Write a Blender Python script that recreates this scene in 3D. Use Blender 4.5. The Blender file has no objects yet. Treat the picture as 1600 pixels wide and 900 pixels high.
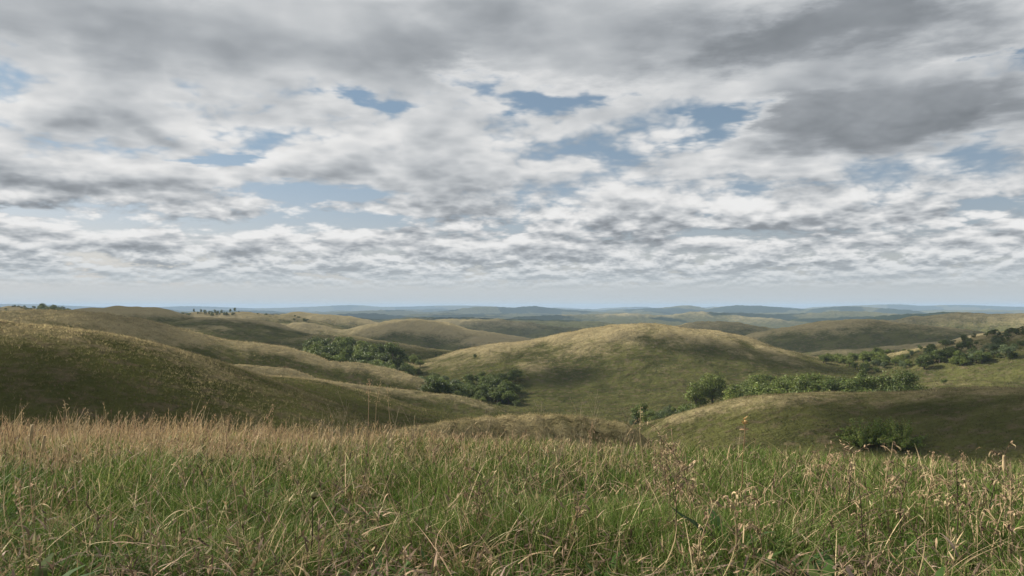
import bpy, bmesh, math, random
import numpy as np
from mathutils import Vector, Matrix
R = math.radians
S = bpy.context.scene
C = S.collection
rng = np.random.default_rng(7)
random.seed(7)

# ------------------------------------------------------------------ camera
F_PX = 1244.4                      # focal length in photo pixels (1600 wide)
HORIZON = 478.0
PITCH = math.atan((HORIZON - 450.0) / F_PX)
cam_d = bpy.data.cameras.new('camera')
cam = bpy.data.objects.new('camera', cam_d); C.objects.link(cam)
cam_d.sensor_width = 36.0; cam_d.lens = F_PX / 1600 * 36.0
cam_d.clip_start = 0.05; cam_d.clip_end = 60000
cam.location = (0, 0, 0); cam.rotation_euler = (math.pi / 2 + PITCH, 0, 0)
S.camera = cam

SUN_AZ, SUN_EL = R(-68), R(35)     # azimuth from +Y towards +X (negative: left), elevation
SUN = Vector((math.sin(SUN_AZ) * math.cos(SUN_EL), math.cos(SUN_AZ) * math.cos(SUN_EL), math.sin(SUN_EL)))
SUN_STRENGTH = 5.0
SKY_STRENGTH = 0.1
EXPOSURE = 0.55
HAZE = 0.8e-4

def direction(px, py):
    cx = (px - 800.0) / F_PX; cy = (450.0 - py) / F_PX
    return (cx, math.cos(PITCH) - cy * math.sin(PITCH), math.sin(PITCH) + cy * math.cos(PITCH))
def at(px, py, r):
    d = direction(px, py); h = math.hypot(d[0], d[1])
    return (r * d[0] / h, r * d[1] / h, r * d[2] / h)

# ------------------------------------------------------------------ sky and sun
class NT:
    """tiny helper round a node tree"""
    def __init__(s, tree): s.t = tree
    def n(s, kind, **kw):
        nd = s.t.nodes.new(kind)
        for k, v in kw.items(): setattr(nd, k, v)
        return nd
    def put(s, sock, v):
        if hasattr(v, 'is_output') or isinstance(v, bpy.types.NodeSocket): s.t.links.new(v, sock)
        else: sock.default_value = v
    def m(s, op, a, b=0.0, c=None, clamp=False):
        nd = s.n('ShaderNodeMath', operation=op); nd.use_clamp = clamp
        s.put(nd.inputs[0], a); s.put(nd.inputs[1], b)
        if c is not None: s.put(nd.inputs[2], c)
        return nd.outputs[0]
    def v(s, op, a, b=(0, 0, 0), scale=None):
        nd = s.n('ShaderNodeVectorMath', operation=op)
        s.put(nd.inputs[0], a)
        if scale is not None: s.put(nd.inputs[3], scale)
        else: s.put(nd.inputs[1], b)
        return nd.outputs[1] if op in ('LENGTH', 'DISTANCE', 'DOT_PRODUCT') else nd.outputs[0]
    def mr(s, x, a, b, c=0.0, d=1.0, smooth=True):
        nd = s.n('ShaderNodeMapRange'); nd.interpolation_type = 'SMOOTHSTEP' if smooth else 'LINEAR'
        s.put(nd.inputs[0], x); s.put(nd.inputs[1], a); s.put(nd.inputs[2], b); s.put(nd.inputs[3], c); s.put(nd.inputs[4], d)
        return nd.outputs[0]
    def noise(s, vec, scale, detail=4.0, rough=0.5, dist=0.0, lac=2.0, color=False):
        nd = s.n('ShaderNodeTexNoise'); nd.noise_dimensions = '3D'
        s.put(nd.inputs['Vector'], vec)
        nd.inputs['Scale'].default_value = scale; nd.inputs['Detail'].default_value = detail
        nd.inputs['Roughness'].default_value = rough; nd.inputs['Distortion'].default_value = dist
        nd.inputs['Lacunarity'].default_value = lac
        return nd.outputs['Color'] if color else nd.outputs[0]
    def mix(s, f, a, b):
        nd = s.n('ShaderNodeMix', data_type='RGBA'); nd.clamp_factor = True
        s.put(nd.inputs[0], f); s.put(nd.inputs[6], a); s.put(nd.inputs[7], b)
        return nd.outputs[2]

world = bpy.data.worlds.new('World'); S.world = world; world.use_nodes = True
def build_sky():
    t = world.node_tree; t.nodes.clear(); q = NT(t)
    out = q.n('ShaderNodeOutputWorld'); bg = q.n('ShaderNodeBackground')
    bg.inputs['Strength'].default_value = SKY_STRENGTH
    t.links.new(bg.outputs[0], out.inputs[0])
    sky = q.n('ShaderNodeTexSky', sky_type='NISHITA'); sky.sun_disc = False
    sky.sun_elevation = SUN_EL; sky.sun_rotation = SUN_AZ
    sky.altitude = 300; sky.air_density = 1.0; sky.dust_density = 1.0; sky.ozone_density = 1.5
    d = q.n('ShaderNodeTexCoord').outputs['Generated']
    d = q.v('NORMALIZE', d)
    sx = q.n('ShaderNodeSeparateXYZ'); t.links.new(d, sx.inputs[0])
    X, Y, Z = sx.outputs
    zc = q.m('MAXIMUM', Z, 0.0)
    EARTH = 0.010
    inv = q.m('DIVIDE', 1.0, q.m('ADD', zc, EARTH))
    cp = q.n('ShaderNodeCombineXYZ'); t.links.new(q.m('MULTIPLY', X, inv), cp.inputs[0]); t.links.new(q.m('MULTIPLY', Y, inv), cp.inputs[1])
    P = cp.outputs[0]
    def pl(px, py):
        a = direction(px, py); L = math.sqrt(sum(k * k for k in a)); a = [k / L for k in a]
        return a[0] / (a[2] + EARTH), a[1] / (a[2] + EARTH)
    # big banks and gaps of this particular sky, laid out on the cloud base: photo position, half sizes, amount
    def blobs(lst):
        acc = None
        for (px, py, wx, wy, amt) in lst:
            cxy = pl(px, py); rx = abs(pl(px + wx, py)[0] - pl(px - wx, py)[0]) / 2
            ry = abs(pl(px, py + wy)[1] - pl(px, py - wy)[1]) / 2
            ang = math.atan2(cxy[0], cxy[1])
            mp = q.n('ShaderNodeMapping'); mp.vector_type = 'TEXTURE'
            q.put(mp.inputs[0], WP); mp.inputs[1].default_value = (cxy[0], cxy[1], 0)
            mp.inputs[2].default_value = (0, 0, -ang); mp.inputs[3].default_value = (rx, ry, 1)
            L = q.v('LENGTH', mp.outputs[0])
            e = q.m('MULTIPLY', q.mr(L, 0.0, 1.5, 1.0, 0.0), amt)
            acc = e if acc is None else q.m('ADD', acc, e)
        return acc
    wob = q.noise(P, 1.1, 6, 0.62, color=True)
    WP = q.v('ADD', P, q.v('SCALE', q.v('SUBTRACT', wob, (0.5, 0.5, 0.5)), scale=1.5))
    cover = blobs([(850, 145, 120, 30, -.25), (760, 115, 60, 14, -.12), (590, 157, 60, 14, -.16), (1150, 185, 55, 22, -.19), (1090, 215, 40, 16, -.10),
                   (345, 248, 60, 11, -.26), (490, 300, 140, 17, -.30), (600, 345, 90, 14, -.22), (60, 190, 150, 30, .08), (230, 190, 160, 40, .10), (620, 250, 160, 40, .07),
                   (1225, 288, 70, 12, -.13), (1570, 318, 70, 12, -.15), (1120, 368, 80, 8, -.10), (980, 250, 120, 30, .08), (1250, 240, 160, 16, .08), (1540, 85, 50, 16, -.14), (1290, 150, 60, 12, -.08),
                   (420, 345, 60, 8, -.10), (20, 330, 60, 8, -.16),
                   (1400, 195, 210, 62, .18), (1290, 70, 330, 60, .22), (250, 60, 420, 80, .20), (700, 40, 300, 60, .18),
                   (430, 185, 130, 30, .12), (100, 285, 170, 28, .12), (860, 270, 130, 30, .06), (690, 325, 70, 14, .08), (1360, 340, 130, 16, .10), (660, 190, 120, 26, .08)])
    shade = blobs([(1400, 195, 230, 60, 1.5), (1480, 235, 200, 30, .45), (1300, 60, 350, 45, 1.2), (200, 95, 420, 60, .10), (60, 215, 300, 26, .35), (430, 185, 130, 22, .4), (90, 285, 190, 16, .5), (900, 270, 170, 20, .2),
                   (650, 95, 150, 30, .15), (560, 15, 500, 26, .2), (720, 335, 90, 10, .5), (1370, 345, 130, 10, .6), (1560, 272, 100, 12, .5), (1550, 365, 90, 8, .4), (860, 30, 120, 26, -.2), (1150, 20, 60, 30, -.1)])
    # heaped clouds: one noise per doubling of distance, so that puffs shrink towards the horizon but keep their height
    hd = q.v('NORMALIZE', q.v('MULTIPLY', d, (1, 1, 0)))
    lz = q.m('LOGARITHM', q.m('ADD', zc, 0.004), math.e)
    u = q.m('DIVIDE', q.m('SUBTRACT', math.log(0.40), lz), math.log(2))
    u = q.m('MINIMUM', q.m('MAXIMUM', u, 0.0), 5.5)
    kA = q.m('FLOOR', u); fr = q.mr(q.m('FRACT', u), 0.0, 1.0)
    def band(k, shift, det):
        sc = q.m('MULTIPLY', 2.3, q.m('POWER', 2.0, k))
        cb = q.n('ShaderNodeCombineXYZ'); q.put(cb.inputs[2], q.m('MULTIPLY', q.m('ADD', lz, shift), q.m('ADD', 1.9, q.m('MULTIPLY', k, 0.42))))
        co = q.v('ADD', q.v('ADD', q.v('SCALE', hd, scale=sc), cb.outputs[0]), q.v('ADD', q.v('SCALE', (3.7, 5.3, 2.9), scale=k), (1.1, 0.0, 0.0)))
        nz = q.noise(co, 1.0, det, 0.55, 0.12)
        vo = q.n('ShaderNodeTexVoronoi'); vo.voronoi_dimensions = '3D'; vo.feature = 'F1'; vo.normalize = False
        q.put(vo.inputs['Vector'], q.v('ADD', co, q.v('SCALE', q.noise(co, 3.0, 2, 0.5, color=True), scale=0.22)))
        vo.inputs['Scale'].default_value = 3.1; vo.inputs['Detail'].default_value = 2.0 if det > 6 else 1.0
        vo.inputs['Roughness'].default_value = 0.6; vo.inputs['Lacunarity'].default_value = 2.3
        return q.m('ADD', nz, q.m('MULTIPLY', q.m('SUBTRACT', 0.62, vo.outputs['Distance']), 0.17))
    kB = q.m('ADD', kA, 1.0)
    def heap(shift, det):
        a_, b_ = band(kA, shift, det), band(kB, shift, det)
        return q.m('ADD', q.m('MULTIPLY', a_, q.m('SUBTRACT', 1.0, fr)), q.m('MULTIPLY', b_, fr))
    n0 = heap(0.0, 10)
    n1 = heap(0.11, 4)
    big = q.noise(q.v('ADD', P, (13.1, 4.7, 2.0)), 0.30, 2, 0.5)
    low = q.mr(zc, 0.03, 0.30, 0.165, 0.138)
    cov = q.m('ADD', q.m('ADD', n0, q.m('MULTIPLY', q.m('SUBTRACT', big, 0.5), 0.35)), cover)
    cov = q.m('ADD', cov, low)
    alpha = q.mr(cov, 0.41, 0.57)
    thick = q.mr(cov, 0.50, 0.88)
    emb = q.m('SUBTRACT', n0, n1)                       # density falling upwards: sunlit top; rising: shaded base
    lum = q.m('SUBTRACT', 0.56, q.m('MULTIPLY', thick, 0.27))
    lum = q.m('SUBTRACT', lum, q.m('MULTIPLY', shade, q.m('MULTIPLY', q.mr(cov, 0.46, 0.72), 0.24)))
    lum = q.m('ADD', lum, q.m('MULTIPLY', emb, q.mr(zc, 0.04, 0.26, 2.4, 0.95)))
    fl = q.m('ADD', 0.035, q.m('MULTIPLY', n0, 0.36))
    lum = q.m('SMOOTH_MAX', lum, fl, 0.22)
    lum = q.m('SMOOTH_MIN', lum, 0.66, 0.15)
    ccol = q.mix(q.mr(lum, 0.15, 0.6, smooth=False), (0.90, 0.985, 1.08, 1), (1.0, 0.995, 0.985, 1))
    over = q.mr(zc, 0.40, 0.62, 0.90, 0.50)            # sky dimmed overhead, out of frame, to lower the ambient light
    ccol = q.v('SCALE', ccol, scale=q.m('MULTIPLY', q.m('MULTIPLY', lum, over), 1.0 / SKY_STRENGTH))
    # blue of the gaps: the computed sky, cooled a little
    clear = q.v('MULTIPLY', sky.outputs[0], q.mix(q.mr(zc, 0.03, 0.22, smooth=False), (0.78, 0.65, 0.66, 1), (0.50, 0.55, 0.55, 1)))
    clear = q.mix(0.22, clear, (2.5, 2.95, 3.4, 1))
    a2 = q.m('MULTIPLY', alpha, q.mr(zc, 0.014, 0.034))
    full = q.mix(a2, clear, ccol)
    veil = q.mr(zc, 0.0, 0.12, 0.97, 0.0)
    veil = q.m('POWER', veil, 2.0)
    veil = q.m('MAXIMUM', veil, 0.06)
    vc = tuple(k / SKY_STRENGTH for k in (0.375, 0.41, 0.43)) + (1,)
    full = q.mix(veil, full, vc)
    t.links.new(full, bg.inputs['Color'])
    world.cycles.sampling_method = 'MANUAL'; world.cycles.sample_map_resolution = 512
build_sky()

sd = bpy.data.lights.new('sun', 'SUN'); so = bpy.data.objects.new('sun', sd); C.objects.link(so)
sd.energy = SUN_STRENGTH; sd.angle = R(0.53); sd.color = (1.0, 0.93, 0.80)
so.rotation_euler = SUN.to_track_quat('Z', 'Y').to_euler(); so.location = (0, 0, 50)

vs = S.view_settings; vs.view_transform = 'Standard'; vs.look = 'None'; vs.gamma = 1.0; vs.use_curve_mapping = False
vs.exposure = EXPOSURE
cy = S.cycles
cy.max_bounces = 5; cy.diffuse_bounces = 3; cy.glossy_bounces = 1; cy.transmission_bounces = 3; cy.transparent_max_bounces = 6
cy.volume_bounces = 1; cy.use_denoising = True; cy.sample_clamp_indirect = 4
cy.use_adaptive_sampling = True; cy.adaptive_threshold = 0.01

# ------------------------------------------------------------------ noise for shapes
_perm = np.random.default_rng(3).permutation(256).astype(np.int64); _perm = np.concatenate([_perm, _perm])
_grad = np.array([(math.cos(a), math.sin(a)) for a in np.linspace(0, 2 * math.pi, 16, endpoint=False)])
def perlin(x, y):
    xi = np.floor(x).astype(np.int64); yi = np.floor(y).astype(np.int64)
    xf = x - xi; yf = y - yi; xi &= 255; yi &= 255
    u = xf * xf * xf * (xf * (xf * 6 - 15) + 10); v = yf * yf * yf * (yf * (yf * 6 - 15) + 10)
    def g(ix, iy, dx, dy):
        k = _grad[_perm[_perm[ix & 255] + (iy & 255)] & 15]
        return k[..., 0] * dx + k[..., 1] * dy
    a = g(xi, yi, xf, yf); b = g(xi + 1, yi, xf - 1, yf); c = g(xi, yi + 1, xf, yf - 1); e = g(xi + 1, yi + 1, xf - 1, yf - 1)
    return (a * (1 - u) + b * u) * (1 - v) + (c * (1 - u) + e * u) * v
def fbm(x, y, octs=4, gain=0.5):
    s = 0; a = 1
    for o in range(octs):
        s = s + a * perlin(x * 2 ** o + 17.3 * o, y * 2 ** o + 9.1 * o); a *= gain
    return s

# ------------------------------------------------------------------ terrain
# crest lines: (photo x, photo y, distance m) ; width of the hill across the crest
RIDGES = [
 ('f1', 260, [(520, 489, 6200), (560, 486, 6300), (620, 484, 6400), (660, 487, 6400), (700, 485, 6400), (755, 479, 6400), (800, 481, 6400), (832, 478, 6400), (870, 482, 6400), (915, 485, 6300), (950, 488, 6200)]),
 ('f2', 210, [(380, 495, 4300), (440, 491, 4300), (520, 492, 4400), (570, 489, 4500), (640, 494, 4500), (700, 492, 4500), (780, 496, 4400)]),
 ('f3', 280, [(960, 485, 7600), (1000, 482, 7600), (1040, 480, 7600), (1075, 477, 7600), (1100, 481, 7600), (1145, 477, 7400), (1200, 478, 7200), (1260, 482, 7200), (1300, 479, 7000), (1330, 477, 7000), (1370, 480, 7000), (1420, 484, 6800)]),
 ('f4', 190, [(1080, 492, 4400), (1140, 488, 4400), (1200, 491, 4400), (1250, 489, 4500), (1330, 486, 4600), (1400, 490, 4500), (1480, 489, 4400)]),
 ('f5', 150, [(1360, 496, 2900), (1410, 491, 2900), (1450, 489, 2900), (1490, 487, 2900), (1525, 490, 2900), (1550, 490, 2900), (1600, 495, 2900)]),
 ('f6', 160, [(820, 494, 3600), (900, 491, 3700), (980, 489, 3700), (1040, 492, 3700), (1095, 486, 3700), (1150, 492, 3600), (1200, 496, 3500)]),
 ('f7', 520, [(-150, 474, 13000), (0, 474, 13000), (60, 475, 13000), (150, 479, 13000), (230, 480, 13000), (300, 478, 13000), (400, 481, 13000), (480, 479, 13000), (550, 476, 13000), (600, 479, 13000), (720, 477, 13000), (800, 480, 13000)]),
 ('f8', 520, [(1280, 479, 13000), (1390, 475, 13000), (1440, 477, 13000), (1500, 476, 13000), (1600, 479, 13000), (1700, 476, 13000)]),
 ('A', 52, [(-420, 472, 140), (-200, 486, 124), (0, 501, 116), (100, 513, 120), (200, 535, 131), (300, 557, 143), (400, 580, 156), (490, 600, 170), (587, 616, 188), (667, 624, 202), (735, 632, 212), (787, 648, 218), (840, 668, 226)]),
 ('A2', 18, [(330, 566, 222), (400, 571, 224), (440, 574, 225), (480, 585, 226), (520, 595, 228), (560, 601, 230), (640, 609, 236), (700, 616, 240), (770, 634, 242)]),
 ('B', 60, [(-420, 480, 250), (-200, 489, 262), (0, 487, 275), (100, 485, 285), (200, 496, 292), (300, 517, 294), (400, 535, 294), (473, 552, 292), (549, 566, 290), (600, 574, 286), (640, 585, 281), (667, 597, 276), (690, 616, 270)]),
 ('bank', 40, [(1060, 640, 250), (1100, 632, 258), (1150, 624, 268), (1250, 621, 275), (1350, 617, 280), (1450, 606, 288), (1550, 600, 292)]),
 ('C', 110, [(-100, 490, 620), (60, 488, 620), (150, 481, 620), (200, 479, 620), (260, 486, 610), (350, 496, 600), (430, 510, 580), (500, 528, 560)]),
 ('C2', 120, [(230, 497, 560), (320, 497, 555), (400, 507, 540), (480, 519, 520), (560, 527, 505), (640, 539, 495), (700, 550, 485), (740, 560, 480)]),
 ('far_left', 120, [(-300, 484, 900), (-50, 484, 900), (60, 482, 900), (120, 484, 900)]),
 ('T', 130, [(240, 490, 950), (300, 488, 950), (380, 487, 950), (440, 492, 950)]),
 ('knoll', 42, [(470, 563, 402), (520, 555, 406), (570, 556, 402), (620, 568, 392), (660, 588, 372)]),
 ('D', 110, [(400, 499, 1150), (440, 491, 1150), (480, 488, 1150), (520, 491, 1140), (560, 497, 1120), (610, 507, 1090)]),
 ('D0', 60, [(380, 504, 850), (440, 502, 850), (490, 505, 850), (530, 516, 850)]),
 ('D2', 105, [(560, 514, 820), (600, 504, 830), (640, 498, 835), (670, 500, 835), (720, 510, 820), (770, 518, 800), (830, 530, 780), (880, 540, 770)]),
 ('E', 130, [(680, 499, 1500), (740, 497, 1500), (800, 501, 1480), (850, 508, 1450), (900, 512, 1400), (960, 520, 1350)]),
 ('G', 88, [(655, 583, 372), (700, 566, 384), (750, 552, 394), (800, 538, 402), (850, 526, 408), (900, 519, 412), (940, 512, 416), (985, 506, 418), (1035, 507, 420), (1080, 514, 420), (1130, 525, 420), (1200, 544, 418), (1260, 559, 412), (1320, 571, 404), (1365, 580, 398)]),
 ('G_spur', 30, [(960, 545, 385), (920, 552, 368), (880, 560, 352), (845, 575, 338), (815, 597, 322), (790, 612, 312)]),
 ('G_spur2', 26, [(1000, 560, 360), (1040, 573, 340), (1075, 592, 322)]),
 ('H', 110, [(1040, 518, 1250), (1070, 506, 1250), (1110, 502, 1250), (1150, 503, 1240), (1190, 510, 1230), (1230, 522, 1200)]),
 ('I', 125, [(1150, 542, 880), (1190, 527, 890), (1240, 511, 900), (1290, 501, 900), (1340, 498, 900), (1400, 503, 890), (1450, 508, 880), (1500, 516, 860)]),
 ('I2', 90, [(1220, 550, 700), (1300, 547, 700), (1380, 541, 690), (1450, 533, 690), (1520, 524, 690), (1600, 516, 690), (1700, 508, 690)]),
 ('I3', 120, [(1380, 502, 1500), (1440, 494, 1500), (1500, 487, 1500), (1560, 490, 1500), (1640, 488, 1500), (1800, 480, 1500)]),
 ('J', 100, [(1270, 566, 440), (1330, 558, 450), (1400, 553, 460), (1450, 545, 465), (1500, 533, 465), (1550, 525, 460), (1600, 514, 450), (1700, 498, 440), (1900, 480, 430)]),
 ('J_shelf', 45, [(1380, 588, 335), (1450, 581, 335), (1520, 579, 332), (1600, 580, 328), (1750, 580, 320)]),
 ('K', 48, [(1010, 674, 150), (1050, 651, 154), (1100, 634, 158), (1150, 624, 161), (1250, 615, 165), (1350, 613, 168), (1450, 610, 168), (1600, 606, 165), (1800, 598, 160), (2000, 590, 155)]),
 ('M', 6.5, [(640, 668, 22), (700, 658, 23), (760, 651, 24), (830, 647, 24.5), (900, 650, 25), (960, 659, 25.5)]),
]
def base_level(r):
    return np.interp(r, [0, 60, 110, 250, 320, 520, 1000, 2000, 4000, 8000, 16000], [-26, -28, -31, -38, -42, -50, -66, -82, -110, -150, -190])
def foreground_level(x, y):
    """the crest the photographer stands on"""
    yy = np.maximum(y, 0); yc = 9.5 + 0.05 * x
    over = np.maximum(yy - yc, 0)
    z = -0.85 - 0.092 * yy - 0.045 * np.clip(x, 0, 60) * np.clip(yy / 9, 0, 1.5) + 0.012 * np.clip(-x, 0, 40) * np.clip(yy / 9, 0, 1)
    z = z - 0.12 * over - 0.012 * over ** 2 / (1 + over * 0.006)
    z = z - 0.0006 * np.maximum(np.abs(x) - 12, 0) ** 2
    z = z - 0.02 * np.maximum(-y, 0)
    z = z + 0.05 * perlin(x * 0.45, y * 0.45) * np.clip(np.hypot(x, y) / 3, 0, 1) + 0.02 * perlin(x * 1.7 + 4, y * 1.7)
    return z
CREST = [np.array([at(*k) for k in pts]) for _, _, pts in RIDGES]
TAPER = {'B': [1] * 8 + [.75, .55, .38, .28, .22], 'K': [.20, .24, .34, .6] + [1] * 6, 'A': [1] * 8 + [.8, .6, .45, .35, .3], 'G': [.35, .5, .7, .9] + [1] * 7 + [1, .9, .7, .5], 'J': [.5, .7, .9] + [1] * 6}
def polyline(p, step):
    out = []
    e = np.vstack([2 * p[0] - p[1], p, 2 * p[-1] - p[-2]])
    for i in range(1, len(e) - 2):               # Catmull-Rom through the crest points
        L = np.linalg.norm(e[i + 1] - e[i]); n = max(2, int(L / step))
        t = np.linspace(0, 1, n, endpoint=False)[:, None]
        out.append(0.5 * ((2 * e[i]) + (-e[i - 1] + e[i + 1]) * t + (2 * e[i - 1] - 5 * e[i] + 4 * e[i + 1] - e[i + 2]) * t ** 2 + (-e[i - 1] + 3 * e[i] - 3 * e[i + 1] + e[i + 2]) * t ** 3))
    out.append(e[-2][None]); return np.vstack(out)
def terrain(x, y):
    r = np.hypot(x, y); base = base_level(r)
    # far country: many low rounded hills
    wx = x + 500 * perlin(x / 2300 + 3, y / 2300); wy = y + 500 * perlin(x / 2100, y / 2100 + 7)
    n = 0.55 + 1.15 * fbm(wx / 1150 + 1.5, wy / 1150 + 5.2, 4, 0.38)
    n = 1.35 * np.tanh(np.maximum(n, 0) / 1.35)
    amp = np.interp(r, [0, 700, 1300, 2500, 5000, 9000, 16000], [0, 6, 22, 62, 96, 132, 178])
    h = base + amp * n ** 1.15
    h = h + np.interp(r, [0, 150, 400, 3000], [0.0, 0.8, 2.0, 5.0]) * fbm(x / 95, y / 95, 3, 0.5)
    K = 2.2                                             # softness of the joins, metres
    kk = np.interp(r, [0, 60, 300, 1500], [0.5, 1.2, 2.4, 5.0])
    acc = np.exp(np.clip((h - base) / kk, -40, 60))
    f = foreground_level(x, y)
    acc = acc + np.exp(np.clip((f - base) / kk, -40, 60)) * (r < 200)
    for (name, w, pts), cr in zip(RIDGES, CREST):
        P = polyline(cr, max(1.5, w * 0.10))
        tp = TAPER.get(name, [1, 1]); tp = np.interp(np.linspace(0, 1, len(P)), np.linspace(0, 1, len(tp)), tp)
        lo = P[:, :2].min(0) - 3.2 * w; hi = P[:, :2].max(0) + 3.2 * w
        m = (x > lo[0]) & (x < hi[0]) & (y > lo[1]) & (y < hi[1])
        if not m.any(): continue
        xs, ys, bs = x[m], y[m], base[m]
        wv = w * (1 + 0.18 * perlin(xs / (w * 1.3) + 11, ys / (w * 1.3)))
        best = np.full(xs.shape, -1e9)
        for k in range(len(P)):
            d2 = ((xs - P[k, 0]) ** 2 + (ys - P[k, 1]) ** 2) / (wv * tp[k]) ** 2
            best = np.maximum(best, bs + (P[k, 2] - bs) * np.exp(-d2))
        acc[m] += np.exp(np.clip((best - bs) / kk[m], -40, 60)) - 1.0
    z = base + kk * np.log(acc)
    # shallow runnels and spurs worn into the slopes
    rn = np.abs(perlin(x / 46 + 5, y / 46)) + .45 * np.abs(perlin(x / 19 + 9, y / 19 + 2)) + .2 * np.abs(perlin(x / 8 + 9, y / 8 + 2))
    z = z + (rn - .35) * np.interp(r, [0, 70, 160, 400, 1200, 5000], [0, 0, 1.3, 3.0, 6.0, 10.0]) * np.clip((z - base) / 14, 0.15, 1)
    return z
# lower or raise each crest until the hill's outline stands where it should
for it in range(5):
    for (name, w, pts), cr in zip(RIDGES, CREST):
        rr = np.linspace(-0.9 * w, 0.9 * w, 41)
        want = np.array([at(px, py, r) for px, py, r in pts])
        u = want[:, :2] / np.array([[k[2]] for k in pts])
        rad = np.array([k[2] for k in pts])[:, None] + rr[None]
        z = terrain((u[:, :1] * rad).ravel(), (u[:, 1:] * rad).ravel()).reshape(rad.shape)
        err = (z / rad).max(1) - want[:, 2] / np.array([k[2] for k in pts])
        cr[:, 2] -= np.clip(err * np.array([k[2] for k in pts]), -8, 8) * 0.7
NA_IN, NR = 980, 760
az_in = np.linspace(-R(46), R(46), NA_IN)
az_out = np.linspace(R(46), 2 * math.pi - R(46), 150)[1:]
AZ = np.concatenate([az_in, az_out])                    # last one closes the ring at 314 deg == -46 deg
RR = np.concatenate([[0.0], np.geomspace(0.35, 19000, NR)])
A2, R2 = np.meshgrid(AZ, RR, indexing='ij')
GX = R2 * np.sin(A2); GY = R2 * np.cos(A2)
GZ = terrain(GX.ravel(), GY.ravel()).reshape(GX.shape)
# the land ends against the sky in low hills
LR = np.log(np.maximum(RR, 0.2))
def ground(x, y):
    """height of the terrain mesh by interpolation in its own grid (view sector)"""
    x = np.atleast_1d(np.asarray(x, float)); y = np.atleast_1d(np.asarray(y, float))
    a = np.arctan2(x, y); r = np.maximum(np.hypot(x, y), 0.36)
    fa = np.clip((a - az_in[0]) / (az_in[1] - az_in[0]), 0, NA_IN - 1.001); ia = fa.astype(int); fa -= ia
    fr = np.clip((np.log(r) - math.log(0.35)) / (math.log(19000 / 0.35) / (NR - 1)), 0, NR - 1.001); ir = fr.astype(int)
    r0 = RR[ir + 1]; r1 = RR[ir + 2] if False else RR[np.minimum(ir + 2, NR)]
    fr = np.clip((r - r0) / np.maximum(r1 - r0, 1e-6), 0, 1); i0 = ir + 1; i1 = np.minimum(ir + 2, NR)
    z = (GZ[ia, i0] * (1 - fa) + GZ[ia + 1, i0] * fa) * (1 - fr) + (GZ[ia, i1] * (1 - fa) + GZ[ia + 1, i1] * fa) * fr
    return z
# how dry the grass is: crests and sunny shoulders bleach, hollows stay green; rim light on crests painted in
SM = GZ.copy()
def box_smooth(Z, k, ax):
    c = np.cumsum(np.insert(Z, 0, 0, axis=ax), axis=ax)
    n = Z.shape[ax]; i = np.arange(n); a = np.clip(i - k, 0, n); b = np.clip(i + k + 1, 0, n)
    sl = [None, None]; sl[ax] = slice(None)
    return (np.take(c, b, axis=ax) - np.take(c, a, axis=ax)) / (b - a)[tuple(sl)]
for _ in range(2): SM = box_smooth(box_smooth(SM, 9, 1), 16, 0)
CONV = (GZ - SM) / np.maximum(R2 * 0.012, 0.05)
S2M = GZ.copy()
for _ in range(2): S2M = box_smooth(box_smooth(S2M, 3, 1), 6, 0)
FINE = (GZ - S2M) / np.maximum(R2 * 0.0012, 0.01)
def grid_lookup(G, x, y):
    a = np.arctan2(x, y); r = np.maximum(np.hypot(x, y), 0.36)
    ia = np.clip(((a - az_in[0]) / (az_in[1] - az_in[0])).round().astype(int), 0, NA_IN - 1)
    ir = np.clip((1 + (np.log(r) - math.log(0.35)) / (math.log(19000 / 0.35) / (NR - 1))).round().astype(int), 0, NR)
    return G[ia, ir]
def dryness(x, y, conv):
    r = np.hypot(x, y)
    sc = np.interp(r, [0, 20, 100, 400, 1500, 6000], [2, 5, 16, 40, 160, 500])
    # patches measured at a few fixed sizes, blended by distance
    n = np.zeros_like(r)
    for s, lo, hi in ((3, 0, 60), (14, 10, 500), (45, 60, 2500), (170, 500, 20000)):
        n = n + fbm(x / s + s, y / s, 3, 0.55) * np.clip(1 - np.abs(np.log((r + 1) / math.sqrt((lo + 1) * hi))) / math.log(hi / (lo + 1)) * 1.4, 0.1, 1)
    return np.clip(0.42 + 0.45 * np.clip(conv, -1.3, 1.6) + 0.42 * n, 0, 1)
DRY_LIT = dryness(GX, GY, CONV)
OFFS = {'A': -.16, 'B': -.30, 'C': -.05, 'G': .06, 'K': -.42, 'G_spur': .22, 'A2': .1, 'M': .12, 'D': .25, 'D2': .10, 'I': -.2, 'H': -.2, 'J': -.25, 'C2': -.10, 'bank': -.2, 'f6': .45, 'f4': .2, 'f2': .2, 'D2': .2}  # dryness shift per hill; the lit look of the spur is painted in here
for (nm_, w_, _p), cr_ in zip(RIDGES, CREST):
    if nm_ not in OFFS: continue
    Pc = polyline(cr_, w_ * .5); m_ = np.zeros(GX.shape)
    sel = (GX > Pc[:, 0].min() - 2 * w_) & (GX < Pc[:, 0].max() + 2 * w_) & (GY > Pc[:, 1].min() - 2 * w_) & (GY < Pc[:, 1].max() + 2 * w_)
    b_ = np.zeros(sel.sum())
    for p_ in Pc: b_ = np.maximum(b_, np.exp(-((GX[sel] - p_[0]) ** 2 + (GY[sel] - p_[1]) ** 2) / (1.1 * w_) ** 2))
    DRY_LIT[sel] += OFFS[nm_] * b_
DRY_LIT -= .22 * np.clip((R2 - 1200) / 2500, 0, 1)
DRY_LIT = np.clip(DRY_LIT + .28 * np.clip(FINE, 0, 1.6) * (R2 > 30) * np.clip(1 - (R2 - 700) / 900, 0, 1), 0, 1.3)  # sharp crests paler: dry grass, plus their rim light put into the colour

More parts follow.
